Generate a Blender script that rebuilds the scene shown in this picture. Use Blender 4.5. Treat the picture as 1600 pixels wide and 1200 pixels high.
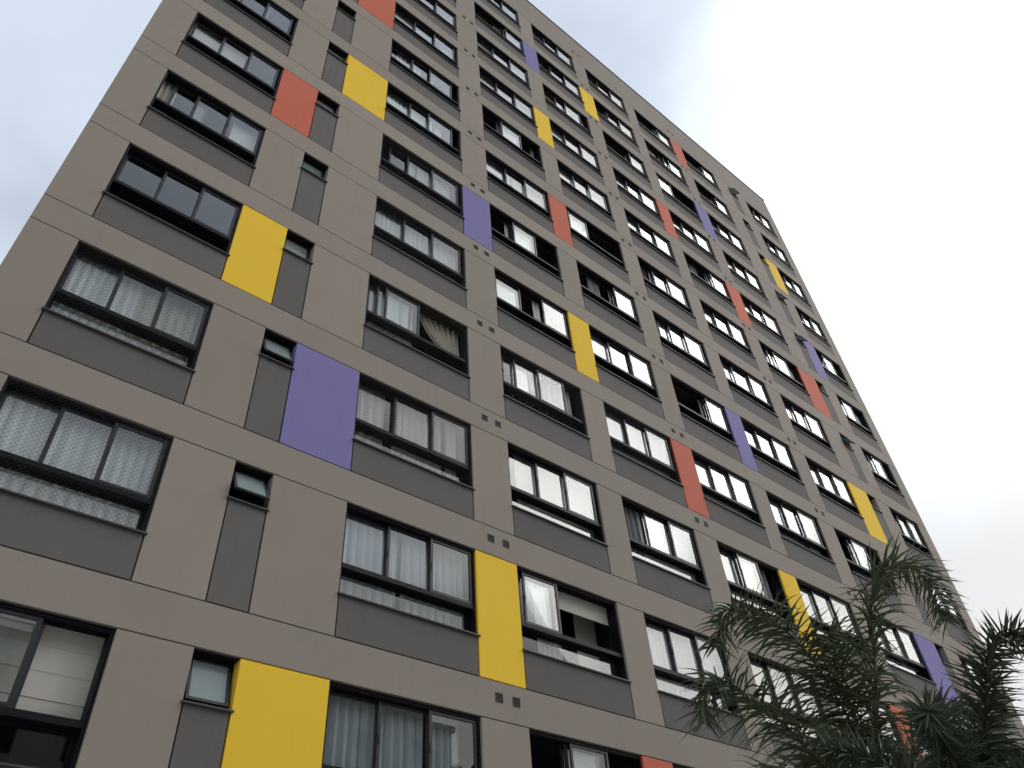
import bpy, bmesh, math, random
from mathutils import Vector, Matrix

# ------------------------------------------------------------------ scene, camera, light
for o in list(bpy.data.objects):
    bpy.data.objects.remove(o, do_unlink=True)
SC = bpy.context.scene
COL = SC.collection
SC.render.engine = 'CYCLES'
SC.cycles.max_bounces = 8
SC.cycles.diffuse_bounces = 3
SC.cycles.transparent_max_bounces = 16
SC.render.resolution_x, SC.render.resolution_y = 1024, 768
SC.view_settings.view_transform = 'Standard'
SC.view_settings.look = 'None'
SC.view_settings.exposure = 0.46
SC.view_settings.gamma = 1.0
SC.view_settings.use_curve_mapping = False

cam_d = bpy.data.cameras.new('camera')
cam = bpy.data.objects.new('camera', cam_d)
COL.objects.link(cam)
cam_d.sensor_width = 36.0
cam_d.lens = 27.70
cam_d.clip_start = 0.05
cam_d.clip_end = 2000
right = Vector((0.77008488, -0.63484789, -0.062749))
down = Vector((0.40078994, 0.55798973, -0.72664633))
fwd = Vector((0.49632318, 0.53443019, 0.6841401))
rm = Matrix((right, -down, -fwd)).transposed().to_4x4()
rm.translation = Vector((4.9275, -9.1331, 1.60))
cam.matrix_world = rm
SC.camera = cam

SUN = Vector((0.78, -0.30, 0.55)).normalized()      # veiled by bright cloud, beyond the right end of the building
sun_d = bpy.data.lights.new('sun', 'SUN')
sun_d.energy = 0.55
sun_d.angle = math.radians(46)
sun_d.color = (1.0, 0.96, 0.9)
sun = bpy.data.objects.new('sun', sun_d)
COL.objects.link(sun)
sun.rotation_euler = SUN.to_track_quat('Z', 'Y').to_euler()
sun.location = (30, -10, 60)

W = bpy.data.worlds.new('World')
SC.world = W
W.use_nodes = True
nt = W.node_tree
nt.nodes.clear()


def nd(tree, t, **kw):
    n = tree.nodes.new(t)
    for k, v in kw.items():
        if k.startswith('i_'):
            n.inputs[k[2:].replace('_', ' ')].default_value = v
        else:
            setattr(n, k, v)
    return n


def mth(tree, op, a, b=None, clamp=False):
    n = tree.nodes.new('ShaderNodeMath')
    n.operation = op
    n.use_clamp = clamp
    for i, x in enumerate((a, b)):
        if x is None:
            continue
        if isinstance(x, (int, float)):
            n.inputs[i].default_value = x
        else:
            tree.links.new(x, n.inputs[i])
    return n.outputs[0]


def mixc(tree, f, a, b):
    n = tree.nodes.new('ShaderNodeMix')
    n.data_type = 'RGBA'
    for s, x in ((0, f), (6, a), (7, b)):
        if isinstance(x, (int, float)):
            n.inputs[s].default_value = x
        elif isinstance(x, tuple):
            n.inputs[s].default_value = x if len(x) == 4 else (*x, 1)
        else:
            tree.links.new(x, n.inputs[s])
    return n.outputs[2]


def sky():
    L = nt.links.new
    st = nd(nt, 'ShaderNodeTexSky', sky_type='NISHITA', sun_disc=False)
    st.sun_elevation = math.asin(SUN.z)
    st.sun_rotation = math.atan2(SUN.x, SUN.y)
    st.air_density, st.dust_density = 1.0, 1.5
    tc = nd(nt, 'ShaderNodeTexCoord')
    dirv = tc.outputs['Generated']
    nrm = nd(nt, 'ShaderNodeVectorMath', operation='NORMALIZE')
    L(dirv, nrm.inputs[0])
    d = nrm.outputs[0]
    # angle from the veiled sun
    dot = nd(nt, 'ShaderNodeVectorMath', operation='DOT_PRODUCT')
    L(d, dot.inputs[0])
    dot.inputs[1].default_value = tuple(SUN)
    cs = mth(nt, 'MAXIMUM', dot.outputs['Value'], 0.0)
    lobe = mth(nt, 'POWER', cs, 12.0)
    wide = mth(nt, 'POWER', cs, 2.5)
    # cloud noise
    n1 = nd(nt, 'ShaderNodeTexNoise', i_Scale=2.6, i_Detail=5.0, i_Roughness=0.45, i_Distortion=0.2)
    mp = nd(nt, 'ShaderNodeMapping')
    mp.inputs['Location'].default_value = (0.7, 1.9, 0.3)
    mp.inputs['Scale'].default_value = (1, 1, 1.6)
    L(d, mp.inputs[0])
    L(mp.outputs[0], n1.inputs['Vector'])
    n = n1.outputs['Fac']
    sep = nd(nt, 'ShaderNodeSeparateXYZ')
    L(d, sep.inputs[0])
    # cloud radiance
    base = mth(nt, 'ADD', 0.525, mth(nt, 'MULTIPLY', mth(nt, 'SUBTRACT', n, 0.5), 0.38))
    rad = mth(nt, 'ADD', base, mth(nt, 'MULTIPLY', lobe, 2.8))
    rad = mth(nt, 'ADD', rad, mth(nt, 'MULTIPLY', wide, 0.10))
    # grey bank of cloud low over the horizon
    hz = nd(nt, 'ShaderNodeMapRange', interpolation_type='SMOOTHSTEP')
    hz.inputs['From Min'].default_value = 0.415
    hz.inputs['From Max'].default_value = 0.56
    hz.inputs['To Min'].default_value = 1.0
    hz.inputs['To Max'].default_value = 0.0
    L(mth(nt, 'ADD', sep.outputs[2], mth(nt, 'MULTIPLY', mth(nt, 'SUBTRACT', n, 0.5), -0.35)), hz.inputs['Value'])
    bank = mth(nt, 'ADD', 0.59, mth(nt, 'MULTIPLY', wide, 0.06))
    radm = nd(nt, 'ShaderNodeMix')
    L(mth(nt, 'MULTIPLY', hz.outputs[0], 0.97), radm.inputs[0])
    L(rad, radm.inputs[2])
    L(bank, radm.inputs[3])
    cloud = nd(nt, 'ShaderNodeVectorMath', operation='SCALE')
    tint = mixc(nt, mth(nt, 'MAXIMUM', mth(nt, 'MULTIPLY', lobe, 4.0, True), hz.outputs[0]), (0.87, 0.985, 1.15), (1.0, 1.0, 0.995))
    L(tint, cloud.inputs[0])
    L(radm.outputs[0], cloud.inputs['Scale'])
    bl = nd(nt, 'ShaderNodeVectorMath', operation='SCALE')
    L(st.outputs[0], bl.inputs[0])
    bl.inputs['Scale'].default_value = 0.10
    # thin spots in the cloud let blue through
    thin = nd(nt, 'ShaderNodeMapRange', interpolation_type='SMOOTHSTEP')
    thin.inputs['From Min'].default_value = 0.34
    thin.inputs['From Max'].default_value = 0.56
    thin.inputs['To Min'].default_value = 0.80
    thin.inputs['To Max'].default_value = 1.0
    L(n, thin.inputs['Value'])
    col = mixc(nt, thin.outputs[0], bl.outputs[0], cloud.outputs[0])
    bg = nd(nt, 'ShaderNodeBackground')
    bg.inputs['Strength'].default_value = 1.0
    L(col, bg.inputs['Color'])
    out = nd(nt, 'ShaderNodeOutputWorld')
    L(bg.outputs[0], out.inputs[0])


sky()

# ------------------------------------------------------------------ materials
MATS = {}


def newmat(name):
    m = bpy.data.materials.new(name)
    m.use_nodes = True
    m.node_tree.nodes.clear()
    MATS[name] = m
    return m, m.node_tree


def principled(t, **kw):
    b = t.nodes.new('ShaderNodeBsdfPrincipled')
    for k, v in kw.items():
        b.inputs[k].default_value = v
    o = t.nodes.new('ShaderNodeOutputMaterial')
    t.links.new(b.outputs[0], o.inputs[0])
    return b


def render_mat(name, color, var=0.10, rough=0.85, streak=0.0, runs=0.0, grain=0.0015, gscale=160, spec=0.3):
    """painted textured render: grain, faint cloudiness, vertical water marks, a little tone change per panel"""
    m, t = newmat(name)
    b = principled(t, Roughness=rough)
    b.inputs['Specular IOR Level'].default_value = spec
    L = t.links.new
    geo = nd(t, 'ShaderNodeNewGeometry')
    n1 = nd(t, 'ShaderNodeTexNoise', i_Scale=0.9, i_Detail=5.0, i_Roughness=0.6)
    L(geo.outputs['Position'], n1.inputs['Vector'])
    n2 = nd(t, 'ShaderNodeTexNoise', i_Scale=26.0, i_Detail=4.0, i_Roughness=0.65)
    L(geo.outputs['Position'], n2.inputs['Vector'])
    mp = nd(t, 'ShaderNodeMapping')
    mp.inputs['Scale'].default_value = (5.0, 1.0, 0.35)
    L(geo.outputs['Position'], mp.inputs[0])
    n3 = nd(t, 'ShaderNodeTexNoise', i_Scale=1.6, i_Detail=5.0, i_Roughness=0.62)
    L(mp.outputs[0], n3.inputs['Vector'])
    oi = nd(t, 'ShaderNodeObjectInfo')
    v = mth(t, 'MULTIPLY', mth(t, 'SUBTRACT', n1.outputs[0], 0.5), var * 2.4)
    v = mth(t, 'ADD', v, mth(t, 'MULTIPLY', mth(t, 'SUBTRACT', n2.outputs[0], 0.5), var * 0.9))
    v = mth(t, 'ADD', v, mth(t, 'MULTIPLY', mth(t, 'SUBTRACT', oi.outputs['Random'], 0.5), var * 1.3))
    sm = nd(t, 'ShaderNodeMapRange', interpolation_type='SMOOTHSTEP')
    sm.inputs['From Min'].default_value = 0.52
    sm.inputs['From Max'].default_value = 0.74
    L(n3.outputs[0], sm.inputs['Value'])
    v = mth(t, 'SUBTRACT', v, mth(t, 'MULTIPLY', sm.outputs[0], streak))
    if runs:
        # rain marks that start under the sill and thin out downwards
        tc = nd(t, 'ShaderNodeTexCoord')
        sp = nd(t, 'ShaderNodeSeparateXYZ')
        L(tc.outputs['Object'], sp.inputs[0])
        fd = nd(t, 'ShaderNodeMapRange')
        fd.inputs['From Min'].default_value = -2.15
        fd.inputs['From Max'].default_value = -1.55
        L(sp.outputs[2], fd.inputs['Value'])
        m3 = nd(t, 'ShaderNodeMapping')
        m3.inputs['Scale'].default_value = (9.0, 1.0, 0.25)
        L(geo.outputs['Position'], m3.inputs[0])
        n4 = nd(t, 'ShaderNodeTexNoise', i_Scale=2.0, i_Detail=3.0)
        L(m3.outputs[0], n4.inputs['Vector'])
        s4 = nd(t, 'ShaderNodeMapRange', interpolation_type='SMOOTHSTEP')
        s4.inputs['From Min'].default_value = 0.50
        s4.inputs['From Max'].default_value = 0.70
        L(n4.outputs[0], s4.inputs['Value'])
        v = mth(t, 'SUBTRACT', v, mth(t, 'MULTIPLY', mth(t, 'MULTIPLY', s4.outputs[0], fd.outputs[0]), runs))
    v = mth(t, 'ADD', v, 1.0)
    sc = nd(t, 'ShaderNodeVectorMath', operation='SCALE')
    sc.inputs[0].default_value = color
    L(v, sc.inputs['Scale'])
    hue = mixc(t, mth(t, 'MULTIPLY', n1.outputs[0], 0.16), sc.outputs[0], (color[0] * 0.92, color[1], color[2] * 1.12))
    L(hue, b.inputs['Base Color'])
    g = nd(t, 'ShaderNodeTexNoise', i_Scale=gscale, i_Detail=2.0)
    L(geo.outputs['Position'], g.inputs['Vector'])
    bp = nd(t, 'ShaderNodeBump')
    bp.inputs['Strength'].default_value = 0.5
    bp.inputs['Distance'].default_value = grain
    L(g.outputs[0], bp.inputs['Height'])
    L(bp.outputs[0], b.inputs['Normal'])
    return m


render_mat('taupe', (0.314, 0.270, 0.224), var=0.075, streak=0.08)
render_mat('parapet', (0.310, 0.265, 0.221), var=0.13, streak=0.16)
render_mat('spandrel', (0.146, 0.134, 0.124), var=0.10, streak=0.10, runs=0.10)
render_mat('yellow', (0.93, 0.60, 0.05), var=0.045, streak=0.05, rough=0.75, spec=0.12)
render_mat('purple', (0.225, 0.20, 0.42), var=0.05, streak=0.06, rough=0.75, spec=0.15)
render_mat('orange', (0.60, 0.155, 0.095), var=0.05, streak=0.06, rough=0.75, spec=0.15)
render_mat('plinth', (0.10, 0.095, 0.09), var=0.1, streak=0.1)
render_mat('concrete', (0.42, 0.41, 0.39), var=0.15, streak=0.0, gscale=60)
render_mat('asphalt', (0.055, 0.055, 0.057), var=0.25, streak=0.0, gscale=80, grain=0.004)
render_mat('stone_edge', (0.38, 0.37, 0.35), var=0.12, streak=0.0)
render_mat('beige', (0.34, 0.30, 0.25), var=0.1, streak=0.08)
render_mat('grey_render', (0.25, 0.25, 0.25), var=0.1, streak=0.08)
render_mat('roof_slab', (0.2, 0.2, 0.2), var=0.1)
render_mat('earth', (0.07, 0.055, 0.04), var=0.3, gscale=40, grain=0.01)


def simple(name, color, rough=0.5, metal=0.0, spec=0.5, var=0.0, trans=0.0, scale=8.0):
    m, t = newmat(name)
    b = principled(t, Roughness=rough, Metallic=metal)
    b.inputs['Specular IOR Level'].default_value = spec
    if trans:
        b.inputs['Transmission Weight'].default_value = trans
    geo = nd(t, 'ShaderNodeNewGeometry')
    n = nd(t, 'ShaderNodeTexNoise', i_Scale=scale, i_Detail=4.0)
    t.links.new(geo.outputs['Position'], n.inputs['Vector'])
    f = mth(t, 'ADD', 1.0, mth(t, 'MULTIPLY', mth(t, 'SUBTRACT', n.outputs[0], 0.5), var * 2))
    sc = nd(t, 'ShaderNodeVectorMath', operation='SCALE')
    sc.inputs[0].default_value = color
    t.links.new(f, sc.inputs['Scale'])
    t.links.new(sc.outputs[0], b.inputs['Base Color'])
    return m


simple('black_alu', (0.008, 0.008, 0.011), rough=0.5, spec=0.15, var=0.2)
simple('sash_alu', (0.020, 0.020, 0.025), rough=0.40, spec=0.4, var=0.15)
simple('sill', (0.055, 0.052, 0.050), rough=0.55, var=0.25)
simple('vent_dark', (0.012, 0.010, 0.009), rough=0.8, var=0.2)
simple('vent_frame', (0.022, 0.018, 0.015), rough=0.7, var=0.2)
simple('room', (0.07, 0.066, 0.062), rough=0.9, var=0.1)
simple('cord', (0.05, 0.05, 0.05), rough=0.8)
simple('marking', (0.7, 0.7, 0.68), rough=0.8, var=0.15)


def glass(name, tint, f0=0.09, wob=0.0):
    m, t = newmat(name)
    L = t.links.new
    lw = nd(t, 'ShaderNodeLayerWeight')
    lw.inputs['Blend'].default_value = 0.5
    f = mth(t, 'ADD', f0, mth(t, 'MULTIPLY', mth(t, 'POWER', lw.outputs['Facing'], 4.1), 1.0 - f0), True)
    tr = nd(t, 'ShaderNodeBsdfTransparent')
    tr.inputs[0].default_value = (*tint, 1)
    gl = nd(t, 'ShaderNodeBsdfGlossy')
    gl.inputs['Roughness'].default_value = 0.0
    mx = nd(t, 'ShaderNodeMixShader')
    L(f, mx.inputs[0])
    L(tr.outputs[0], mx.inputs[1])
    L(gl.outputs[0], mx.inputs[2])
    o = nd(t, 'ShaderNodeOutputMaterial')
    L(mx.outputs[0], o.inputs[0])
    return m


glass('glass', (0.965, 0.982, 0.98))


def frosted():
    m, t = newmat('frosted')
    L = t.links.new
    d = nd(t, 'ShaderNodeBsdfDiffuse')
    d.inputs[0].default_value = (0.42, 0.50, 0.50, 1)
    tl = nd(t, 'ShaderNodeBsdfTranslucent')
    tl.inputs[0].default_value = (0.5, 0.6, 0.6, 1)
    mx = nd(t, 'ShaderNodeMixShader')
    mx.inputs[0].default_value = 0.45
    L(d.outputs[0], mx.inputs[1])
    L(tl.outputs[0], mx.inputs[2])
    gl = nd(t, 'ShaderNodeBsdfGlossy')
    gl.inputs['Roughness'].default_value = 0.12
    lw = nd(t, 'ShaderNodeLayerWeight')
    lw.inputs['Blend'].default_value = 0.5
    f = mth(t, 'ADD', 0.05, mth(t, 'MULTIPLY', mth(t, 'POWER', lw.outputs['Facing'], 5.0), 0.9), True)
    m2 = nd(t, 'ShaderNodeMixShader')
    L(f, m2.inputs[0])
    L(mx.outputs[0], m2.inputs[1])
    L(gl.outputs[0], m2.inputs[2])
    o = nd(t, 'ShaderNodeOutputMaterial')
    L(m2.outputs[0], o.inputs[0])


frosted()


def cloth(name, color, tl=0.35):
    m, t = newmat(name)
    L = t.links.new
    geo = nd(t, 'ShaderNodeNewGeometry')
    n = nd(t, 'ShaderNodeTexNoise', i_Scale=3.0, i_Detail=4.0)
    L(geo.outputs['Position'], n.inputs['Vector'])
    f = mth(t, 'ADD', 0.92, mth(t, 'MULTIPLY', n.outputs[0], 0.16))
    sc = nd(t, 'ShaderNodeVectorMath', operation='SCALE')
    sc.inputs[0].default_value = color
    L(f, sc.inputs['Scale'])
    d = nd(t, 'ShaderNodeBsdfDiffuse')
    L(sc.outputs[0], d.inputs[0])
    s = nd(t, 'ShaderNodeBsdfTranslucent')
    L(sc.outputs[0], s.inputs[0])
    mx = nd(t, 'ShaderNodeMixShader')
    mx.inputs[0].default_value = tl
    L(d.outputs[0], mx.inputs[1])
    L(s.outputs[0], mx.inputs[2])
    o = nd(t, 'ShaderNodeOutputMaterial')
    L(mx.outputs[0], o.inputs[0])


cloth('white_cloth', (0.89, 0.90, 0.88), 0.08)
cloth('cream_cloth', (0.74, 0.69, 0.58), 0.12)
cloth('sheer', (0.56, 0.60, 0.62), 0.2)
cloth('grey_cloth', (0.34, 0.34, 0.36), 0.2)
cloth('dark_cloth', (0.13, 0.12, 0.12), 0.1)
cloth('blind_white', (0.84, 0.84, 0.81), 0.08)
cloth('blind_cream', (0.72, 0.68, 0.60), 0.08)


def leafmat(name, c1, c2):
    m, t = newmat(name)
    L = t.links.new
    geo = nd(t, 'ShaderNodeNewGeometry')
    n = nd(t, 'ShaderNodeTexNoise', i_Scale=9.0, i_Detail=2.0)
    L(geo.outputs['Position'], n.inputs['Vector'])
    c = mixc(t, n.outputs[0], c1, c2)
    b = nd(t, 'ShaderNodeBsdfPrincipled')
    b.inputs['Roughness'].default_value = 0.42
    b.inputs['Specular IOR Level'].default_value = 0.5
    L(c, b.inputs['Base Color'])
    s = nd(t, 'ShaderNodeBsdfTranslucent')
    L(c, s.inputs[0])
    mx = nd(t, 'ShaderNodeMixShader')
    mx.inputs[0].default_value = 0.16
    L(b.outputs[0], mx.inputs[1])
    L(s.outputs[0], mx.inputs[2])
    o = nd(t, 'ShaderNodeOutputMaterial')
    L(mx.outputs[0], o.inputs[0])


leafmat('palm_leaf', (0.050, 0.074, 0.038), (0.125, 0.155, 0.075))
leafmat('palm_leaf_dark', (0.036, 0.054, 0.032), (0.080, 0.104, 0.055))
simple('rachis', (0.085, 0.095, 0.045), rough=0.55, var=0.3)
simple('bark', (0.17, 0.145, 0.12), rough=0.9, var=0.4, scale=14)
simple('crownshaft', (0.11, 0.14, 0.06), rough=0.6, var=0.3)

# ------------------------------------------------------------------ mesh helpers
WLOC = {}


def obj(name, mesh, mat=None, parent=None, loc=(0, 0, 0), label=None, cat=None, group=None, kind=None):
    o = bpy.data.objects.new(name, mesh)
    COL.objects.link(o)
    loc = Vector(loc)
    if parent is not None:
        o.parent = parent
        o.location = loc - WLOC[parent.name]
    else:
        o.location = loc
    WLOC[o.name] = loc
    if mat and mesh is not None and not mesh.materials:
        mesh.materials.append(MATS[mat])
    for k, v in (('label', label), ('category', cat), ('group', group), ('kind', kind)):
        if v:
            o[k] = v
    return o


class MB:
    def __init__(s):
        s.v, s.f, s.mi = [], [], []

    def box(s, x0, x1, y0, y1, z0, z1, mi=0):
        n = len(s.v)
        s.v += [(x, y, z) for z in (z0, z1) for y in (y0, y1) for x in (x0, x1)]
        for q in ((0, 2, 3, 1), (4, 5, 7, 6), (0, 1, 5, 4), (2, 6, 7, 3), (0, 4, 6, 2), (1, 3, 7, 5)):
            s.f.append(tuple(n + i for i in q))
            s.mi.append(mi)
        return s

    def panel(s, x0, x1, y0, y1, z0, z1, c=0.004):
        """box whose front (low y) edges are chamfered"""
        n = len(s.v)
        s.v += [(x0 + c, y0, z0 + c), (x1 - c, y0, z0 + c), (x1 - c, y0, z1 - c), (x0 + c, y0, z1 - c)]
        s.v += [(x0, y0 + c, z0), (x1, y0 + c, z0), (x1, y0 + c, z1), (x0, y0 + c, z1)]
        s.v += [(x0, y1, z0), (x1, y1, z0), (x1, y1, z1), (x0, y1, z1)]
        F = [(0, 1, 2, 3), (8, 11, 10, 9)]
        for k in range(4):
            j = (k + 1) % 4
            F.append((4 + k, 4 + j, j, k))
            F.append((8 + k, 8 + j, 4 + j, 4 + k))
        for q in F:
            s.f.append(tuple(n + i for i in q))
            s.mi.append(0)
        return s

    def prism(s, a, b, r, k=4):
        a, b = Vector(a), Vector(b)
        d = (b - a).normalized()
        u = d.orthogonal().normalized()
        w = d.cross(u)
        n = len(s.v)
        for p in (a, b):
            for i in range(k):
                t = 2 * math.pi * i / k
                s.v.append(tuple(p + (u * math.cos(t) + w * math.sin(t)) * r))
        for i in range(k):
            j = (i + 1) % k
            s.f.append((n + i, n + j, n + k + j, n + k + i))
            s.mi.append(0)
        return s

    def mesh(s, name, smooth=False):
        m = bpy.data.meshes.new(name)
        m.from_pydata(s.v, [], s.f)
        if any(s.mi):
            m.polygons.foreach_set('material_index', s.mi)
        if smooth:
            m.polygons.foreach_set('use_smooth', [True] * len(m.polygons))
        m.update()
        return m


def tube(pts, rads, k=8, name='tube'):
    mb = MB()
    P = [Vector(p) for p in pts]
    up = Vector((0.3, 0.2, 1)).normalized()
    for i, p in enumerate(P):
        d = (P[min(i + 1, len(P) - 1)] - P[max(i - 1, 0)]).normalized()
        u = d.cross(Vector((0.91, 0.4, 0.05))).normalized()
        w = d.cross(u)
        for j in range(k):
            t = 2 * math.pi * j / k
            mb.v.append(tuple(p + (u * math.cos(t) + w * math.sin(t)) * rads[i]))
        if i:
            for j in range(k):
                a, b = (i - 1) * k + j, (i - 1) * k + (j + 1) % k
                mb.f.append((a, b, b + k, a + k))
                mb.mi.append(0)
    return mb


# ------------------------------------------------------------------ ground
obj('ground', MB().box(-400, 400, -400, 400, -0.5, -0.16).mesh('ground'), 'earth', kind='structure')
obj('pavement', MB().box(-60, 90, -13.0, 30, -0.159, 0.0).mesh('pavement'), 'concrete', kind='structure')
obj('road', MB().box(-200, 200, -24.0, -13.16, -0.158, -0.13).mesh('road'), 'asphalt', kind='structure')
obj('far_pavement', MB().box(-60, 90, -40.0, -24.16, -0.159, 0.0).mesh('far_pavement'), 'concrete', kind='structure')
mb = MB()
for y0 in (-13.155, -24.155):
    x = -60.0
    while x < 90:
        mb.box(x + 0.006, x + 0.994, y0, y0 + 0.15, -0.157, 0.004)
        x += 1.0
obj('kerb', mb.mesh('kerb'), 'stone_edge', kind='structure')
mb = MB()
x = -100.0
while x < 100:
    mb.box(x, x + 3.0, -18.63, -18.51, -0.1299, -0.126)
    x += 7.0
obj('lane_marking', mb.mesh('lane_marking'), 'marking', kind='structure')

# ------------------------------------------------------------------ the apartment building
Z0 = 3.168           # height of the head of the ground floor
P = 2.8              # storey
B = -2.202           # foot of the apron panel below a window, from the window head
S = -1.548           # sill of a wide window
SS = -0.638          # sill of a narrow window
JT = 0.021           # open joint between panels
DEP = 0.26           # depth of the cladding and of the reveals
XL, XR = 4.246, 34.294
ROOF = 36.193 + Z0
NF = 12
COLS = [('A', 4.925, 7.020, 'w'), ('S', 7.919, 8.506, 'n'), ('B', 9.736, 12.236, 'w'), ('C', 13.150, 15.640, 'w'),
        ('D', 16.391, 18.850, 'w'), ('E', 19.665, 22.156, 'w'), ('F', 22.895, 25.467, 'w'), ('G', 26.327, 28.846, 'w'),
        ('R', 30.049, 30.636, 'n'), ('Z', 31.531, 33.600, 'w')]
CIDX = {c[0]: c for c in COLS}
COLOURED = {('SB', 1): 'yellow', ('CD', 1): 'orange', ('BC', 2): 'yellow', ('FG', 2): 'orange', ('SB', 3): 'purple',
            ('EF', 3): 'yellow', ('GR', 3): 'purple', ('AS', 4): 'yellow', ('DE', 4): 'orange', ('CD', 5): 'yellow',
            ('EF', 5): 'purple', ('GR', 5): 'yellow', ('AS', 6): 'orange', ('BC', 6): 'purple', ('SB', 7): 'yellow',
            ('CD', 7): 'orange', ('GR', 7): 'orange', ('FG', 8): 'orange', ('RZ', 8): 'purple', ('SB', 9): 'orange',
            ('CD', 9): 'yellow', ('EF', 9): 'orange', ('FG', 10): 'purple', ('RZ', 10): 'yellow', ('CD', 11): 'purple',
            ('DE', 11): 'yellow', ('FG', 12): 'orange'}
# where the three sliding sashes of a window stand, in sash widths from the left
SASH = {('A', 1): (0, 1, 0.93), ('A', 5): (0.32, 1.0, 2), ('B', 4): (0.06, 0.30, 0.52), ('B', 5): (0, 0.98, 1.93),
        ('B', 6): (0.36, 1, 1.90), ('B', 7): (0, 0.97, 1.72), ('B', 8): (0.05, 0.97, 1.74), ('B', 9): (0, 1, 1.93),
        ('C', 1): (0.95, 1.0, 1.08), ('C', 2): (0.02, 0.04, 0.16), ('C', 4): (0.15, 0.55, 1.4), ('C', 5): (0, 0.06, 2),
        ('C', 6): (0.97, 1.0, 1.04), ('C', 7): (0, 1, 1.93), ('C', 8): (0.85, 0.95, 1.0), ('C', 11): (1.75, 1.9, 2),
        ('D', 3): (0.93, 1.0, 2), ('D', 4): (0, 1, 1.93), ('D', 6): (1.95, 2, 2), ('D', 7): (0, 0.04, 0.1),
        ('D', 10): (0.12, 0.9, 1.5), ('E', 3): (0, 0.92, 1.0), ('E', 5): (1.9, 1.95, 2), ('E', 6): (0.4, 1, 1.9),
        ('E', 7): (0.97, 1, 1.9), ('E', 10): (1.97, 2, 2), ('E', 11): (1, 1.1, 2), ('F', 6): (0.35, 0.9, 2),
        ('F', 8): (1.75, 1.9, 2), ('F', 10): (0, 0.05, 0.12), ('F', 11): (1.3, 1.6, 2), ('F', 12): (1.7, 1.85, 2),
        ('F', 5): (0, 1, 2), ('G', 4): (0.98, 1.02, 1.2), ('G', 7): (0.25, 0.7, 1.15), ('G', 8): (0, 0.97, 1.9),
        ('G', 11): (1.9, 2, 2), ('G', 12): (1.75, 1.9, 2), ('Z', 5): (0.05, 1, 2), ('Z', 6): (0.4, 0.85, 1.2),
        ('Z', 7): (0, 0.35, 0.7), ('Z', 8): (0.8, 0.95, 1.0), ('Z', 9): (0.2, 1, 2)}
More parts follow.
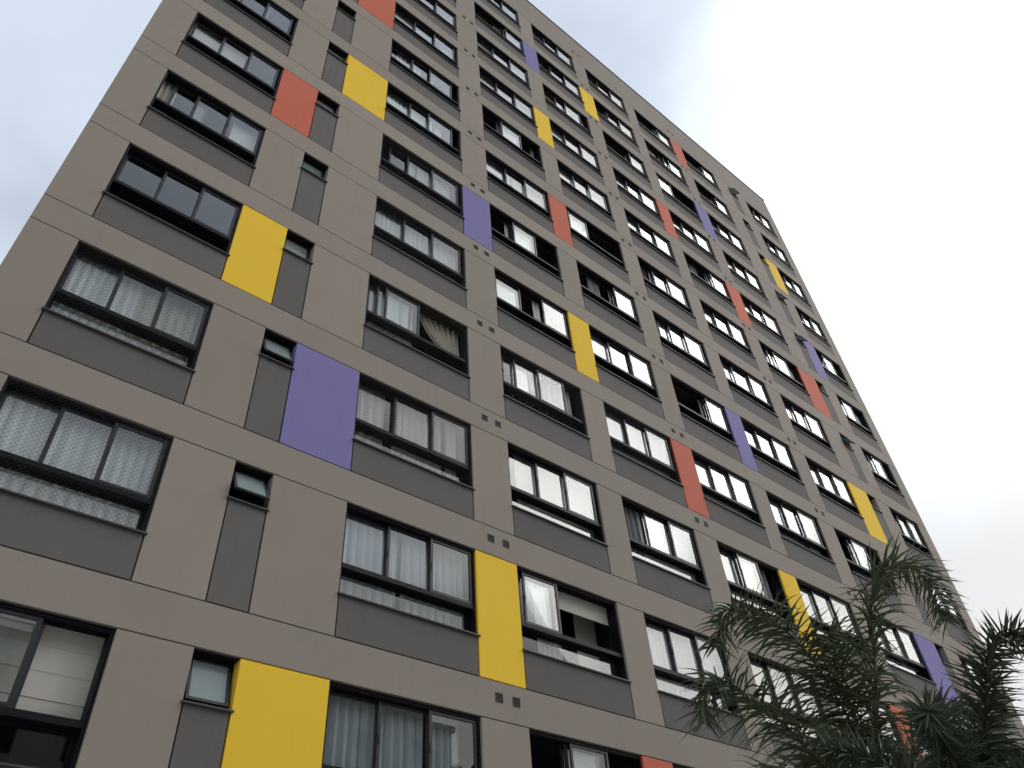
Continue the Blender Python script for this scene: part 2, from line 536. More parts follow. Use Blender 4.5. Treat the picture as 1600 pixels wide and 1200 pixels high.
# cloth behind a window: (kind, colour, from, to, foot) with from / to as fractions of the width
CLOTH = {('A', 1): [('roman', 'blind_cream', 0.0, 1.0, -1.06)], ('A', 2): [('pleat', 'white_cloth', 0, 1, -1.7)],
         ('A', 3): [('pleat', 'white_cloth', 0, 0.55, -1.7), ('pleat', 'cream_cloth', 0.52, 1, -1.7)],
         ('A', 4): [], ('A', 5): [('pleat', 'cream_cloth', 0.0, 0.17, -1.7), ('blind', 'blind_white', 0.72, 0.98, -1.05)],
         ('A', 6): [('blind', 'blind_cream', 0.0, 0.62, -0.7)], ('A', 7): [],
         ('B', 1): [('pleat', 'sheer', 0, 0.36, -1.7), ('pleat', 'sheer', 0.37, 0.66, -1.7), ('pleat', 'sheer', 0.70, 0.93, -1.7)],
         ('B', 2): [('pleat', 'sheer', 0, 0.46, -1.7), ('pleat', 'sheer', 0.48, 0.97, -1.7)],
         ('B', 3): [('pleat', 'cream_cloth', 0.0, 0.30, -1.7), ('pleat', 'cream_cloth', 0.36, 0.80, -1.7), ('pleat', 'cream_cloth', 0.83, 0.94, -1.7)],
         ('B', 4): [('pleat', 'white_cloth', 0.06, 0.50, -1.7), ('tied', 'cream_cloth', 0.56, 0.99, -1.2)],
         ('B', 5): [('pleat', 'white_cloth', 0, 0.97, -1.7)], ('B', 6): [('blind', 'blind_white', 0.36, 0.9, -1.02)],
         ('B', 7): [('pleat', 'white_cloth', 0.02, 0.80, -1.7)], ('B', 8): [('pleat', 'white_cloth', 0.15, 0.5, -1.7)],
         ('C', 1): [('blind', 'blind_white', 0.34, 0.66, -1.05)],
         ('C', 2): [('pleat', 'white_cloth', 0.24, 0.46, -1.7), ('roller', 'blind_cream', 0.40, 0.99, -0.36), ('flat', 'blind_cream', 0.78, 1.0, -1.5)],
         ('C', 3): [('blind', 'blind_cream', 0.16, 0.99, -1.60)], ('C', 4): [('pleat', 'white_cloth', 0.2, 0.95, -1.0)],
         ('C', 5): [('blind', 'blind_white', 0, 0.38, -1.2), ('pleat', 'white_cloth', 0.60, 0.70, -1.3), ('flat', 'blind_cream', 0.75, 0.99, -1.2)],
         ('C', 6): [('blind', 'blind_white', 0.3, 0.7, -1.2)], ('C', 8): [('blind', 'blind_white', 0.32, 0.72, -1.2), ('pleat', 'grey_cloth', 0.9, 1, -1.3)],
         ('C', 11): [('pleat', 'cream_cloth', 0.48, 0.62, -1.4)],
         ('D', 2): [('pleat', 'white_cloth', 0, 1, -1.7)], ('D', 3): [('pleat', 'grey_cloth', 0.0, 0.31, -1.3), ('blind', 'blind_white', 0.30, 1.0, -1.72)],
         ('D', 6): [('pleat', 'grey_cloth', 0.28, 0.50, -1.3), ('blind', 'blind_white', 0.64, 1, -1.2)],
         ('D', 7): [('blind', 'blind_white', 0, 0.34, -1.2)],
         ('E', 3): [('blind', 'blind_white', 0.0, 0.66, -1.2), ('pleat', 'grey_cloth', 0.70, 0.92, -1.5)],
         ('E', 5): [('pleat', 'white_cloth', 0.03, 0.13, -1.4), ('blind', 'blind_white', 0.62, 1, -1.2)],
         ('E', 7): [('pleat', 'dark_cloth', 0.08, 0.3, -1.4), ('blind', 'blind_white', 0.32, 0.93, -1.2)],
         ('E', 10): [('blind', 'blind_white', 0.64, 1, -1.2)], ('E', 11): [('blind', 'blind_cream', 0.36, 1, -1.2)],
         ('F', 5): [('pleat', 'grey_cloth', 0, 1, -1.5)], ('F', 8): [('pleat', 'cream_cloth', 0.08, 0.16, -1.3), ('pleat', 'grey_cloth', 0.27, 0.42, -1.3), ('blind', 'blind_white', 0.6, 1, -1.2)],
         ('F', 10): [('blind', 'blind_white', 0, 0.34, -1.2)], ('F', 11): [('blind', 'blind_cream', 0.04, 0.4, -1.2)],
         ('F', 12): [('blind', 'blind_white', 0.62, 1, -1.2)], ('G', 4): [('blind', 'blind_white', 0.4, 0.8, -1.2)],
         ('G', 11): [('blind', 'blind_white', 0.62, 1, -1.2)], ('G', 12): [('blind', 'blind_white', 0.62, 1, -1.2)]}
NETS = {('A', 2), ('A', 3), ('B', 3), ('B', 4), ('B', 5), ('B', 6), ('C', 4), ('D', 4)}
AWN = {('S', 1): 13, ('S', 2): 30, ('S', 3): 25, ('S', 4): 4, ('S', 5): 3, ('S', 6): 0, ('S', 7): 6, ('S', 8): 0,
       ('R', 12): 46, ('R', 9): 40, ('R', 8): 44, ('R', 6): 42, ('R', 5): 8, ('R', 10): 3}

bld = obj('apartment_building', None, None, None, (19.27, 7.0, 0.0),
          'tall taupe apartment block with rows of black windows and scattered yellow, purple and orange panels', 'building')


def T(k):
    return Z0 + P * k


# core, flanks, roof: behind the cladding and the rooms
mb = MB()
mb.box(XL + 0.02, XR - 0.02, 3.3, 14.0, 0.0, ROOF - 0.5)
mb.box(XL + 0.02, XL + 0.27, DEP + 0.001, 3.299, 0.0, ROOF - 0.5)
mb.box(XR - 0.27, XR - 0.02, DEP + 0.001, 3.299, 0.0, ROOF - 0.5)
obj('core_wall', mb.mesh('core_wall'), 'taupe', bld, (0, 0, 0))
obj('roof', MB().box(XL + 0.28, XR - 0.28, DEP + 0.01, 3.29, ROOF - 0.6, ROOF - 0.45).mesh('roof'), 'roof_slab', bld)
obj('roof_coping', MB().panel(XL - 0.02, XR + 0.02, -0.03, 0.40, ROOF - 0.05, ROOF, 0.006).mesh('roof_coping'), 'sill', bld)

# ground floor
mb = MB()
mb.panel(XL, XR, 0.0, DEP, 0.0, T(0) + 0.0)
obj('ground_floor_wall', mb.mesh('ground_floor_wall'), 'plinth', bld)

# bands between storeys: a proud face and a core that closes the joints
for k in range(0, NF + 1):
    z0 = T(k)
    z1 = T(k + 1) + B if k < NF else ROOF - 0.051
    mb = MB()
    mb.panel(XL, XR, 0.0, 0.05, z0 + JT / 2, z1 - (JT / 2 if k < NF else 0))
    mb.box(XL + 0.002, XR - 0.002, 0.0501, DEP, z0 - 0.004, z1 + (0.004 if k < NF else 0))
    obj('storey_band' if k < NF else 'parapet', mb.mesh('storey_band'), 'taupe' if k < NF else 'parapet', bld)

# piers and coloured panels, apron panels
piers = []
prev = ('L', XL)
for c in COLS:
    piers.append((prev[0] + c[0], prev[1], c[1]))
    prev = (c[0], c[2])
piers.append((prev[0] + 'X', prev[1], XR))
words = {'yellow': 'yellow', 'purple': 'purple', 'orange': 'orange red'}
for nm, x0, x1 in piers:
    w = x1 - x0
    mp = MB().panel(-w / 2, w / 2, 0.0, DEP - 0.001, B + 0.0045, -0.0045).mesh('pier_' + nm)
    mp.materials.append(MATS['taupe'])
    for k in range(1, NF + 1):
        c = COLOURED.get((nm, k))
        if c:
            m2 = mp.copy()
            m2.materials.clear()
            obj('colour_panel', m2, c, bld, ((x0 + x1) / 2, 0, T(k)), label=words[c] + ' panel between two windows')
        else:
            obj('pier', mp, None, bld, ((x0 + x1) / 2, 0, T(k)))
for nm, x0, x1, ty in COLS:
    w = x1 - x0
    top = S if ty == 'w' else SS
    mb = MB()
    mb.panel(-w / 2 + JT, w / 2 - JT, 0.006, 0.05, B + JT / 2, top - 0.012)
    mb.box(-w / 2 + 0.001, w / 2 - 0.001, 0.0501, DEP - 0.002, B + 0.0046, top - 0.013)
    m = mb.mesh('apron_' + nm)
    m.materials.append(MATS['spandrel'])
    for k in range(1, NF + 1):
        obj('apron_panel', m, None, bld, ((x0 + x1) / 2, 0, T(k)))

# vents in the bands
mb = MB()
s = 0.072
mb.box(-s, -s + 0.014, -0.006, 0.0, -s, s).box(s - 0.014, s, -0.006, 0.0, -s, s)
mb.box(-s + 0.014, s - 0.014, -0.006, 0.0, -s, -s + 0.014).box(-s + 0.014, s - 0.014, -0.006, 0.0, s - 0.014, s)
for i in range(4):
    z = -0.04 + i * 0.027
    mb.box(-s + 0.0141, s - 0.0141, -0.004, -0.001, z - 0.004, z + 0.004)
vfr = mb.mesh('vent_grille')
vfr.materials.append(MATS['vent_frame'])
vbk = MB().box(-s + 0.004, s - 0.004, -0.0015, 0.0005, -s + 0.004, s - 0.004).mesh('vent_hole')
vbk.materials.append(MATS['vent_dark'])
for k in range(1, NF + 1):
    for u in (12.59, 12.93, 19.07, 19.41, 25.63, 25.96):
        z = T(k) + (0.345 if k < NF else 0.87)
        v = obj('vent', vfr, None, bld, (u, -0.0005, z))
        obj('vent_hole', vbk, None, v, (u, -0.0005, z))

# ---- wide sliding windows
CACHE = {}
FR0, FR1 = 0.045, 0.235      # frame from / to, in depth
TRK = (0.195, 0.140, 0.085)  # middle of the three tracks: left sash inmost, right sash outmost
SST = 0.052                  # stile


def shared(key, fn, mat):
    if key not in CACHE:
        m = fn()
        m.materials.append(MATS[mat])
        CACHE[key] = m
    return CACHE[key]


def frame_mesh(w):
    h = w / 2
    mb = MB()
    e = 0.0015
    mb.box(-h + e, -h + 0.042, FR0, FR1, S + 0.003, -0.0055)
    mb.box(h - 0.042, h - e, FR0, FR1, S + 0.003, -0.0055)
    mb.box(-h + e, h - e, 0.027, FR0 - 0.0002, -0.012, -0.0056)
    mb.box(-h + 0.0421, h - 0.0421, FR0 + 0.002, FR1, -0.040, -0.006)
    # three lips of the head track
    for y in TRK:
        mb.box(-h + 0.0422, h - 0.0422, y - 0.026, y - 0.021, -0.052, -0.0401)
    # bottom track over the fixed light
    mb.box(-h + 0.0421, h - 0.0421, FR0 + 0.004, FR1 - 0.002, -1.098, -1.030)
    for y in TRK:
        mb.box(-h + 0.0422, h - 0.0422, y - 0.026, y - 0.021, -1.0299, -1.016)
    # frame of the fixed light
    mb.box(-h + 0.0421, -h + 0.078, 0.185, 0.230, S + 0.004, -1.0981)
    mb.box(h - 0.078, h - 0.0421, 0.185, 0.230, S + 0.004, -1.0981)
    mb.box(-h + 0.0781, h - 0.0781, 0.186, 0.229, -1.128, -1.0982)
    mb.box(-h + 0.0781, h - 0.0781, 0.186, 0.229, S + 0.004, S + 0.045)
    return mb.mesh('window_frame')


def sash_mesh(sw):
    h = sw / 2
    mb = MB()
    d = 0.019
    z0, z1 = -1.024, -0.046
    mb.panel(-h, -h + SST, -d, d, z0, z1, 0.003).panel(h - SST, h, -d, d, z0, z1, 0.003)
    mb.panel(-h + SST, h - SST, -d + 0.002, d - 0.001, z1 - 0.045, z1, 0.003).panel(-h + SST, h - SST, -d + 0.002, d - 0.001, z0, z0 + 0.055, 0.003)
    mb.box(-h + 0.018, -h + 0.034, -d - 0.010, -d - 0.0002, -0.62, -0.50)
    return mb.mesh('sash')


def pane_mesh(sw):
    h = sw / 2 - SST + 0.006
    return MB().box(-h, h, -0.002, 0.002, -1.024 + 0.049, -0.046 - 0.039).mesh('pane')


def lower_mesh(w):
    h = w / 2 - 0.072
    return MB().box(-h, h, 0.205, 0.209, S + 0.039, -1.122).mesh('lower_pane')


def sill_mesh(w, top):
    h = w / 2
    mb = MB()
    mb.panel(-h - 0.018, h + 0.018, -0.040, -0.001, top - 0.026, top - 0.002, 0.003)
    mb.box(-h + 0.002, h - 0.002, -0.0009, 0.24, top - 0.011, top - 0.0025)
    return mb.mesh('sill')


def room_mesh(w, dep=2.9):
    """box open to the window: floor, ceiling, side and back walls with real thickness"""
    h = w / 2 + 0.30
    mb = MB()
    z0, z1 = B + 0.02, 0.22
    mb.box(-h, h, DEP + 0.02, dep, z1, z1 + 0.08)
    mb.box(-h, h, DEP + 0.02, dep, z0 - 0.08, z0)
    mb.box(-h - 0.03, -h, DEP + 0.02, dep, z0, z1).box(h, h + 0.03, DEP + 0.02, dep, z0, z1)
    mb.box(-h, h, dep, dep + 0.05, z0, z1)
    # inner face of the outside wall
    hw = w / 2
    mb.box(-h, -hw - 0.001, DEP + 0.005, DEP + 0.0199, z0, z1).box(hw + 0.001, h, DEP + 0.005, DEP + 0.0199, z0, z1)
    mb.box(-hw - 0.001, hw + 0.001, DEP + 0.005, DEP + 0.0199, 0.0, z1)
    return mb.mesh('room')


def net_mesh(w):
    h = w / 2 - 0.01
    mb = MB()
    y = 0.022
    z0, z1 = S + 0.02, -0.02
    step = 0.072
    H = z1 - z0
    for sgn in (1, -1):
        c = -h - H
        while c < h + H:
            # line x = c + sgn*(z - z0)
            pts = []
            t0, t1 = 0.0, H
            if sgn == 1:
                t0 = max(t0, -h - c); t1 = min(t1, h - c)
            else:
                t0 = max(t0, c - h); t1 = min(t1, c + h)
            if t1 - t0 > 0.01:
                mb.prism((c + sgn * t0, y + 0.001 * sgn, z0 + t0), (c + sgn * t1, y + 0.001 * sgn, z0 + t1), 0.0016, 3)
            c += step
    # border cord and its hooks
    for a, b in (((-h, y, z0), (h, y, z0)), ((-h, y, z1), (h, y, z1)), ((-h, y, z0), (-h, y, z1)), ((h, y, z0), (h, y, z1))):
        mb.prism(a, b, 0.003, 4)
    for i in range(6):
        x = -h + (i + 0.5) * 2 * h / 6
        mb.prism((x, 0.03, z1), (x, 0.012, z1), 0.006, 5).prism((x, 0.03, z0), (x, 0.012, z0), 0.006, 5)
    return mb.mesh('safety_net')


def pleat_mesh(w, h0, h1, rnd, amp=0.046):
    n = max(8, int(w / 0.016))
    v, f = [], []
    ph = rnd.random() * 6
    rows = 5
    xs = [i / n for i in range(n + 1)]
    wl = rnd.uniform(0.13, 0.19)
    for r in range(rows):
        t = r / (rows - 1)
        z = h0 + (h1 - h0) * t
        for s_ in xs:
            x = (s_ - 0.5) * w
            a = ph + x / wl * 6.283 + 1.1 * math.sin(x * 3.1 + ph) + 0.25 * math.sin(2.1 * t + x * 5)
            y = amp * (0.55 + 0.45 * t) * (math.sin(a) + 0.3 * math.sin(2.3 * a + 1))
            v.append((x + 0.012 * math.cos(a), y, z))
    for r in range(rows - 1):
        for i in range(n):
            a = r * (n + 1) + i
            f.append((a, a + 1, a + n + 2, a + n + 1))
    m = bpy.data.meshes.new('curtain')
    m.from_pydata(v, [], f)
    m.polygons.foreach_set('use_smooth', [True] * len(f))
    return m


def tied_mesh(w):
    """curtain drawn across to the right and knotted low down"""
    n, rows = 60, 14
    v, f = [], []
    for r in range(rows):
        t = r / (rows - 1)
        for i in range(n + 1):
            s_ = i / n
            k = 1 - (1 - t) ** 1.6 * 0.0
            left = -w / 2 + (w * 0.80) * (t ** 1.25)
            right_ = w / 2 - 0.03 * math.sin(t * 3.1)
            x = left + (right_ - left) * s_
            z = 0.05 - 1.02 * t + (-0.02 - 0.22 * math.sin(t * 3.14)) * (1 - s_) * 0.4
            a = s_ * 6.283 * 6.5
            y = (0.05 * (1 - 0.55 * t)) * math.sin(a + 1.5 * t) - 0.05 * t
            v.append((x, y, z))
    for r in range(rows - 1):
        for i in range(n):
            a = r * (n + 1) + i
            f.append((a, a + 1, a + n + 2, a + n + 1))
    m = bpy.data.meshes.new('tied_curtain')
    m.from_pydata(v, [], f)
    m.polygons.foreach_set('use_smooth', [True] * len(f))
    return m


def roman_mesh(w, foot):
    mb = MB()
    z = 0.05
    n = 4
    hh = (0.05 - foot) / n
    for i in range(n):
        mb.box(-w / 2, w / 2, 0.004 * (i % 2), 0.012 + 0.004 * (i % 2), z - hh + 0.004, z)
        mb.box(-w / 2, w / 2, -0.006, 0.016, z - hh - 0.008, z - hh + 0.0039)
        z -= hh
    return mb.mesh('roman_blind')


def make_window(c, k):
    nm, x0, x1, _ = c
    w = x1 - x0
    xm = (x0 + x1) / 2
    o = (xm, 0, T(k))
    rnd = random.Random(hash_key(nm, k))
    win = obj('window', shared(('fr', w), lambda: frame_mesh(w), 'black_alu'), None, bld, o)
    if (nm, k) in NETS:
        win['label'] = 'black sliding window behind a diamond mesh safety net'
    elif (nm, k) in SASH and sum(abs(a - b) for a, b in zip(SASH[(nm, k)], (0, 1, 2))) > 0.7:
        win['label'] = 'black sliding window with its sashes slid partly open'
    inner = w - 0.084
    sw = (inner + 2 * SST) / 3
    bay = sw - SST
    pos = SASH.get((nm, k))
    if pos is None:
        pos = (0, 1, 2) if rnd.random() < 0.6 else (rnd.choice((0, 0.04, 0.1)), 1, 2 - rnd.choice((0, 0.05, 0.1)))
    for i, p in enumerate(pos):
        so = (xm - w / 2 + 0.042 + sw / 2 + p * bay, TRK[i], T(k))
        obj('sash', shared(('sa', w), lambda: sash_mesh(sw), 'sash_alu'), None, win, so)
        pn = obj('pane', shared(('pa', w), lambda: pane_mesh(sw), 'glass'), None, win, so)
        pn.rotation_euler = (rnd.uniform(-1, 1) * 0.004, 0, rnd.uniform(-1, 1) * 0.004)
    obj('lower_pane', shared(('lo', w), lambda: lower_mesh(w), 'glass'), None, win, o)
    obj('sill', shared(('si', w), lambda: sill_mesh(w, S), 'sill'), None, win, o)
    obj('room_lining', shared(('ro', w), lambda: room_mesh(w), 'room'), None, win, o)
    cl = CLOTH.get((nm, k))
    if cl is None:
        q = rnd.random()
        mat = rnd.choice(('blind_white', 'white_cloth', 'blind_white', 'blind_cream'))
        if q < 0.45:
            cl = [('blind', mat, 0.0, 1.0, rnd.choice((-1.1, -1.3, -1.6)))]
        elif q < 0.75:
            cl = [('pleat', 'white_cloth', 0, 0.47, -1.7), ('pleat', 'white_cloth', 0.5, 1, -1.7)]
        elif q < 0.9:
            cl = [('blind', mat, 0.0, 0.66, -1.2), ('pleat', 'white_cloth', 0.8, 1, -1.7)]
        else:
            cl = [('pleat', 'white_cloth', 0, 0.25, -1.7), ('pleat', 'white_cloth', 0.75, 1, -1.7)]
    for kind, mat, a, b, foot in cl:
        ww = (b - a) * w
        lo = (x0 + (a + b) / 2 * w, 0.305, T(k))
        if kind == 'pleat':
            obj('curtain', pleat_mesh(ww, 0.10, foot, rnd), mat, win, lo)
        elif kind == 'tied':
            obj('curtain', tied_mesh(ww), mat, win, (lo[0], 0.33, lo[2]), label='pale curtain knotted up at the open side of the window')
        elif kind == 'roman':
            obj('blind', roman_mesh(ww, foot), mat, win, lo)
        elif kind == 'flat':
            obj('blind', MB().box(-ww / 2, ww / 2, 0.35, 0.37, foot, 0.1).mesh('blind'), mat, win, lo)
        else:
            mb = MB().box(-ww / 2, ww / 2, -0.002, 0.002, foot, 0.10)
            mb.box(-ww / 2, ww / 2, -0.009, 0.009, foot - 0.022, foot - 0.0001)
            obj('blind', mb.mesh('blind'), mat, win, (lo[0], 0.265 + rnd.uniform(0, 0.03), lo[2]))
    if (nm, k) in NETS:
        obj('safety_net', shared(('ne', w), lambda: net_mesh(w), 'cord'), None, win, o)
    return win


def hash_key(nm, k):
    return ord(nm) * 131 + k * 17 + 5


# ---- narrow awning windows
def narrow_frame(w):
    h = w / 2
    mb = MB()
    a, b = 0.175, 0.235
    mb.box(-h + 0.0015, h - 0.0015, 0.027, a - 0.0002, -0.014, -0.0056)
    mb.box(-h + 0.0015, -h + 0.032, a, b, SS + 0.003, -0.0055).box(h - 0.032, h - 0.0015, a, b, SS + 0.003, -0.0055)
    mb.box(-h + 0.0321, h - 0.0321, a, b, -0.036, -0.0055).box(-h + 0.0321, h - 0.0321, a, b, SS + 0.003, SS + 0.035)
    return mb.mesh('narrow_frame')


def narrow_sash(w):
    h = w / 2 - 0.034
    mb = MB()
    H = -SS - 0.038 - 0.037
    s_ = 0.040
    mb.panel(-h, -h + s_, -0.017, 0.013, -H, 0, 0.003).panel(h - s_, h, -0.017, 0.013, -H, 0, 0.003)
    mb.panel(-h + s_, h - s_, -0.016, 0.012, -s_, 0, 0.003).panel(-h + s_, h - s_, -0.016, 0.012, -H, -H + s_, 0.003)
    return mb.mesh('narrow_sash')


def narrow_pane(w):
    h = w / 2 - 0.034 - 0.034
    H = -SS - 0.038 - 0.037
    return MB().box(-h, h, -0.004, 0.0, -H + 0.034, -0.034).mesh('narrow_pane')


def make_narrow(c, k):
    nm, x0, x1, _ = c
    w = x1 - x0
    xm = (x0 + x1) / 2
    o = (xm, 0, T(k))
    win = obj('window', shared(('nf', w), lambda: narrow_frame(w), 'black_alu'), None, bld, o)
    so = (xm, 0.186, T(k) - 0.038)
    a = AWN.get((nm, k), 0)
    for n_, ms, mt in (('sash', narrow_sash, 'sash_alu'), ('pane', narrow_pane, 'frosted')):
        q = obj(n_, shared((n_ + 'n', w), lambda: ms(w), mt), None, win, so)
        q.rotation_euler = (-math.radians(a), 0, 0)
    obj('sill', shared(('nsi', w), lambda: sill_mesh(w, SS), 'sill'), None, win, o)
    obj('room_lining', shared(('nro', w), lambda: narrow_room(w), 'room'), None, win, o)


def narrow_room(w):
    h = w / 2 + 0.02
    mb = MB()
    z0, z1 = SS - 0.02, 0.03
    y0, y1 = DEP + 0.006, 1.6
    mb.box(-h, h, y0, y1, z1, z1 + 0.03).box(-h, h, y0, y1, z0 - 0.03, z0)
    mb.box(-h - 0.03, -h, y0, y1, z0, z1).box(h, h + 0.03, y0, y1, z0, z1).box(-h, h, y1, y1 + 0.03, z0, z1)
    return mb.mesh('narrow_room')


for c in COLS:
    for k in range(1, NF + 1):
        if c[3] == 'w':
            make_window(c, k)
        else:
            make_narrow(c, k)


# ------------------------------------------------------------------ blocks across the road, seen in the lower panes
def block(name, x0, x1, y0, y1, h, mat, label, nx, nz):
    cx = (x0 + x1) / 2
    root = obj(name, None, None, None, (cx, (y0 + y1) / 2, 0), label, 'building', 'blocks across the road')
    mb = MB().box(x0, x1, y0, y1, 0, h)
    obj('wall', mb.mesh('wall'), mat, root)
    obj('roof', MB().panel(x0 - 0.2, x1 + 0.2, y0 - 0.2, y1 + 0.2, h + 0.001, h + 0.35).mesh('roof'), 'roof_slab', root)
    bw = (x1 - x0) / nx
    wf = MB()
    wf.box(-0.9, -0.84, 0, 0.06, 0, 1.3).box(0.84, 0.9, 0, 0.06, 0, 1.3).box(-0.84, 0.84, 0, 0.06, 0, 0.06)
    wf.box(-0.84, 0.84, 0, 0.06, 1.24, 1.3).box(-0.03, 0.03, 0, 0.05, 0.06, 1.24)
    wm = wf.mesh('frame')
    wm.materials.append(MATS['vent_frame'])
    pm = MB().box(-0.84, 0.84, 0.001, 0.02, 0.06, 1.24).mesh('pane')
    pm.materials.append(MATS['black_alu'])
    for i in range(nx):
        for j in range(nz):
            lo = (x0 + (i + 0.5) * bw, y1 + 0.002, 3.9 + j * 2.9)
            w_ = obj('window', wm, None, root, lo)
            obj('pane', pm, None, w_, lo)


block('beige_block', -22, 6, -46, -33, 18, 'beige', 'beige slab block across the road, dimly mirrored in the lower left panes', 8, 5)
block('grey_block', 9, 37, -48, -34, 21, 'grey_render', 'grey slab block across the road, dimly mirrored in the lower middle panes', 7, 6)


# ------------------------------------------------------------------ palms
def spline(pts, n):
    P_ = [Vector(p) for p in pts]
    P_ = [P_[0] * 2 - P_[1]] + P_ + [P_[-1] * 2 - P_[-2]]
    out = []
    m = len(P_) - 3
    for i in range(n + 1):
        u = i / n * m
        k = min(int(u), m - 1)
        t = u - k
        a, b, c, d = P_[k:k + 4]
        out.append(0.5 * ((2 * b) + (c - a) * t + (2 * a - 5 * b + 4 * c - d) * t * t + (3 * b - a - 3 * c + d) * t ** 3))
    # even spacing
    L = [0]
    for i in range(1, len(out)):
        L.append(L[-1] + (out[i] - out[i - 1]).length)
    res = []
    j = 0
    for i in range(n + 1):
        s_ = L[-1] * i / n
        while j < n - 1 and L[j + 1] < s_:
            j += 1
        d = L[j + 1] - L[j]
        res.append(out[j].lerp(out[j + 1], (s_ - L[j]) / d if d > 1e-9 else 0))
    return res, L[-1]


def leaflet(mb, base, d, side, length, width, droop, roll=0.0, segs=4):
    """one folded blade: two halves meeting at a midrib, bending down towards its tip"""
    p = base.copy()
    dv = d.normalized()
    side = Matrix.Rotation(roll, 3, dv) @ side
    n = len(mb.v)
    for i in range(segs + 1):
        t = i / segs
        wd = width * (0.55 + 0.9 * t if t < 0.35 else (1.0 - t) / 0.65 * 0.865) + 0.0012
        up = dv.cross(side).normalized()
        sd = up.cross(dv).normalized()
        fold = up * (wd * 0.35)
        mb.v += [tuple(p - sd * wd * 0.5 + fold), tuple(p), tuple(p + sd * wd * 0.5 + fold)]
        if i:
            a = n + (i - 1) * 3
            mb.f += [(a, a + 1, a + 4, a + 3), (a + 1, a + 2, a + 5, a + 4)]
            mb.mi += [0, 0]
        p = p + dv * (length / segs)
        dv = (dv + Vector((0, 0, -droop / segs))).normalized()


def make_frond(root, pts, rnd, leaf, lmax, planes, droop, axr, r0=0.022, start=0.16, dens=26, mat='palm_leaf'):
    n = 40
    P_, Ltot = spline(pts, n)
    fr = obj('frond', tube(P_, [r0 * (1 - 0.85 * i / n) for i in range(n + 1)], 6).mesh('frond', True), 'rachis', root)
    mb = MB()
    cnt = int(Ltot * dens)
    for i in range(cnt):
        s_ = start + (1 - start) * (i + 0.5) / cnt
        q = s_ * n
        k = min(int(q), n - 1)
        p = P_[k].lerp(P_[k + 1], q - k)
        tan = (P_[k + 1] - P_[k]).normalized()
        sd = tan.cross(Vector((0, 0, 1)))
        if sd.length < 0.15:
            sd = tan.cross(Vector((0.4, -0.9, 0.1)))
        sd.normalize()
        up = sd.cross(tan).normalized()
        env = math.sin(min(1.0, (s_ - start) / 0.25 + 0.25) * 1.57) * (1.0 - 0.45 * max(0, (s_ - 0.6) / 0.4) ** 1.3)
        for sg in (-1, 1):
            for pl in planes:
                if rnd.random() < 0.06:
                    continue
                ang = math.radians(pl + rnd.uniform(-22, 22))
                ax = math.radians(rnd.uniform(*axr) - 16 * s_)
                out = sd * sg * math.cos(ang) + up * math.sin(ang)
                d = tan * math.cos(ax) + out * math.sin(ax)
                ln = lmax * env * rnd.uniform(0.78, 1.08)
                leaflet(mb, p, d, tan.cross(out), ln, leaf * rnd.uniform(0.8, 1.15), droop * rnd.uniform(0.5, 1.5), rnd.uniform(-0.9, 0.9))
    obj('leaflets', mb.mesh('leaflets'), mat, fr, kind='stuff')
    return fr


def arch(base, az, el, length, droop, n=7):
    p = Vector(base)
    d = Vector((math.cos(az) * math.cos(el), math.sin(az) * math.cos(el), math.sin(el)))
    out = [p.copy()]
    for i in range(n):
        p = p + d * (length / n)
        out.append(p.copy())
        d = (d + Vector((0, 0, -droop * (0.4 + 1.2 * i / n) / n))).normalized()
    return out


def palm(name, foot, crown, label, fronds, extra, seed, leaf, lmax, planes, droop, mat, dens, axr):
    rnd = random.Random(seed)
    root = obj(name, None, None, None, (foot[0], foot[1], 0.0), label, 'palm tree')
    f, c = Vector(foot), Vector(crown)
    pts, rad = [], []
    for i in range(25):
        t = i / 24
        p = f.lerp(c, t) + Vector((0.05 * math.sin(t * 3), 0.04 * math.sin(t * 2.2), 0))
        pts.append(p)
        rad.append((0.17 + 0.07 * (1 - t) ** 3) * (1.0 + (0.035 if i % 2 else 0)))
    obj('trunk', tube(pts, rad, 14).mesh('trunk', True), 'bark', root)
    cs = [c + Vector((0, 0, 0.0)), c + Vector((0, 0, 0.2)), c + Vector((0, 0, 0.5)), c + Vector((0.0, 0, 0.72))]
    obj('crownshaft', tube(cs, [0.16, 0.17, 0.11, 0.03], 12).mesh('crownshaft', True), 'crownshaft', root)
    for p in fronds:
        make_frond(root, [tuple(c + Vector((0, 0, 0.25)))] + p, rnd, leaf, lmax, planes, droop, axr, dens=dens, mat=mat)
    for az, el, ln, dr in extra:
        make_frond(root, arch(c + Vector((0, 0, 0.3)), math.radians(az), math.radians(el), ln, dr), rnd, leaf, lmax, planes, droop, axr, dens=dens, mat=mat)
    return root


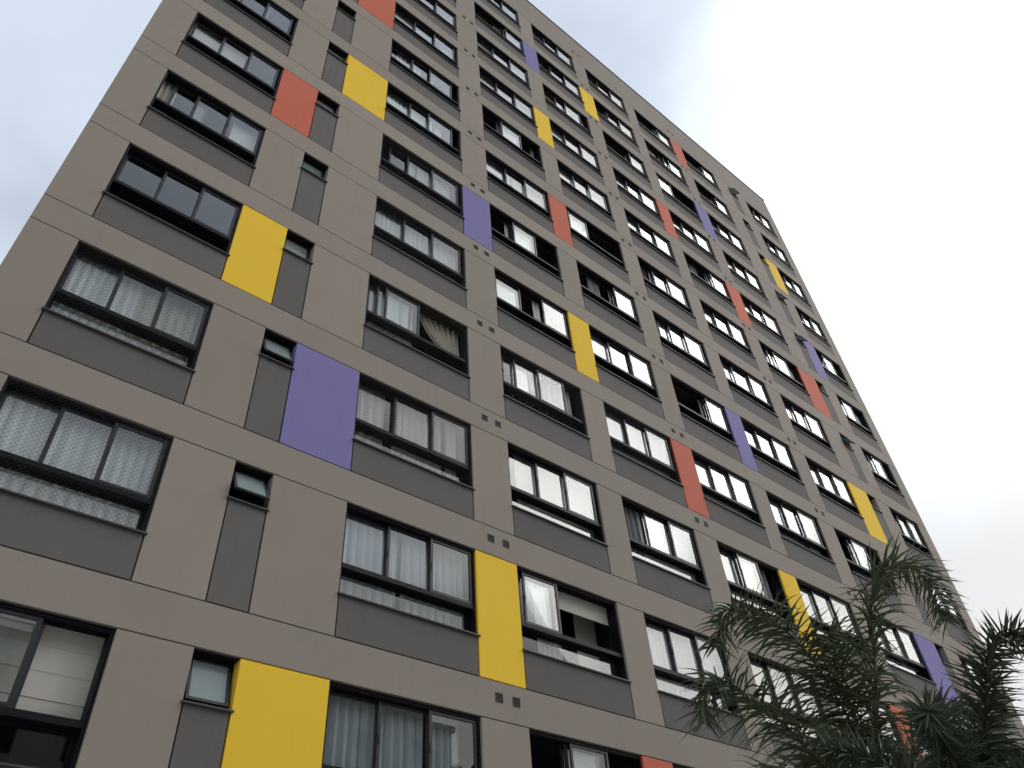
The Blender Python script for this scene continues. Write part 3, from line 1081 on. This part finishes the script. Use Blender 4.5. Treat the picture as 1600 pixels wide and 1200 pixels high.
palm('palm_tree', (15.40, -3.95, -0.02), (15.42, -4.02, 3.75),
     'large feathery palm with arching fronds in front of the lower right windows',
     [[(15.39, -4.08, 4.61), (15.38, -4.36, 5.38), (15.45, -4.54, 6.01), (15.59, -4.68, 6.63), (15.81, -4.88, 7.07), (16.18, -5.11, 7.21), (16.56, -5.23, 6.99), (16.84, -5.12, 6.53)],
      [(14.84, -4.17, 5.01), (14.14, -4.27, 5.71), (13.61, -4.24, 6.02), (13.08, -4.1, 6.13), (12.93, -3.91, 5.95), (12.95, -3.75, 5.72)],
      [(14.92, -3.92, 4.34), (14.25, -3.89, 4.58), (13.81, -3.91, 4.83), (13.38, -3.92, 4.99), (13.03, -3.86, 5.15), (12.71, -3.82, 5.24), (12.58, -3.7, 5.04), (12.6, -3.58, 4.79)],
      [(15.71, -4.27, 4.58), (15.96, -4.67, 5.04), (16.14, -5.03, 5.13), (16.32, -5.3, 4.8)]],
     [(205, 66, 2.4, 1.6), (40, 60, 2.5, 1.6), (95, 45, 2.4, 1.8), (-20, 40, 2.4, 2.0),
      (250, 30, 2.1, 1.8), (185, 8, 2.1, 1.4), (10, 20, 2.3, 1.8), (310, 10, 2.1, 1.6)],
     11, 0.043, 0.70, (-26, 26), 0.8, 'palm_leaf', 20, (56, 92))

palm('palm_tree', (14.0, -5.45, -0.02), (14.05, -5.50, 2.95),
     'dark bushy palm with bottlebrush fronds at the lower right edge of the picture',
     [[(14.05, -5.56, 3.61), (14.2, -5.97, 4.43), (14.25, -6.14, 4.82), (14.32, -6.28, 5.04), (14.33, -6.44, 5.12), (14.3, -6.61, 5.04), (14.28, -6.7, 4.87)]],
     [(200, 52, 1.7, 1.3), (110, 60, 1.7, 1.3), (300, 45, 1.8, 1.5), (20, 50, 1.7, 1.5), (250, 25, 1.7, 1.5), (70, 35, 1.6, 1.4), (340, 25, 1.7, 1.6)],
     23, 0.046, 0.46, (-65, -22, 22, 65), 0.15, 'palm_leaf_dark', 22, (66, 96))
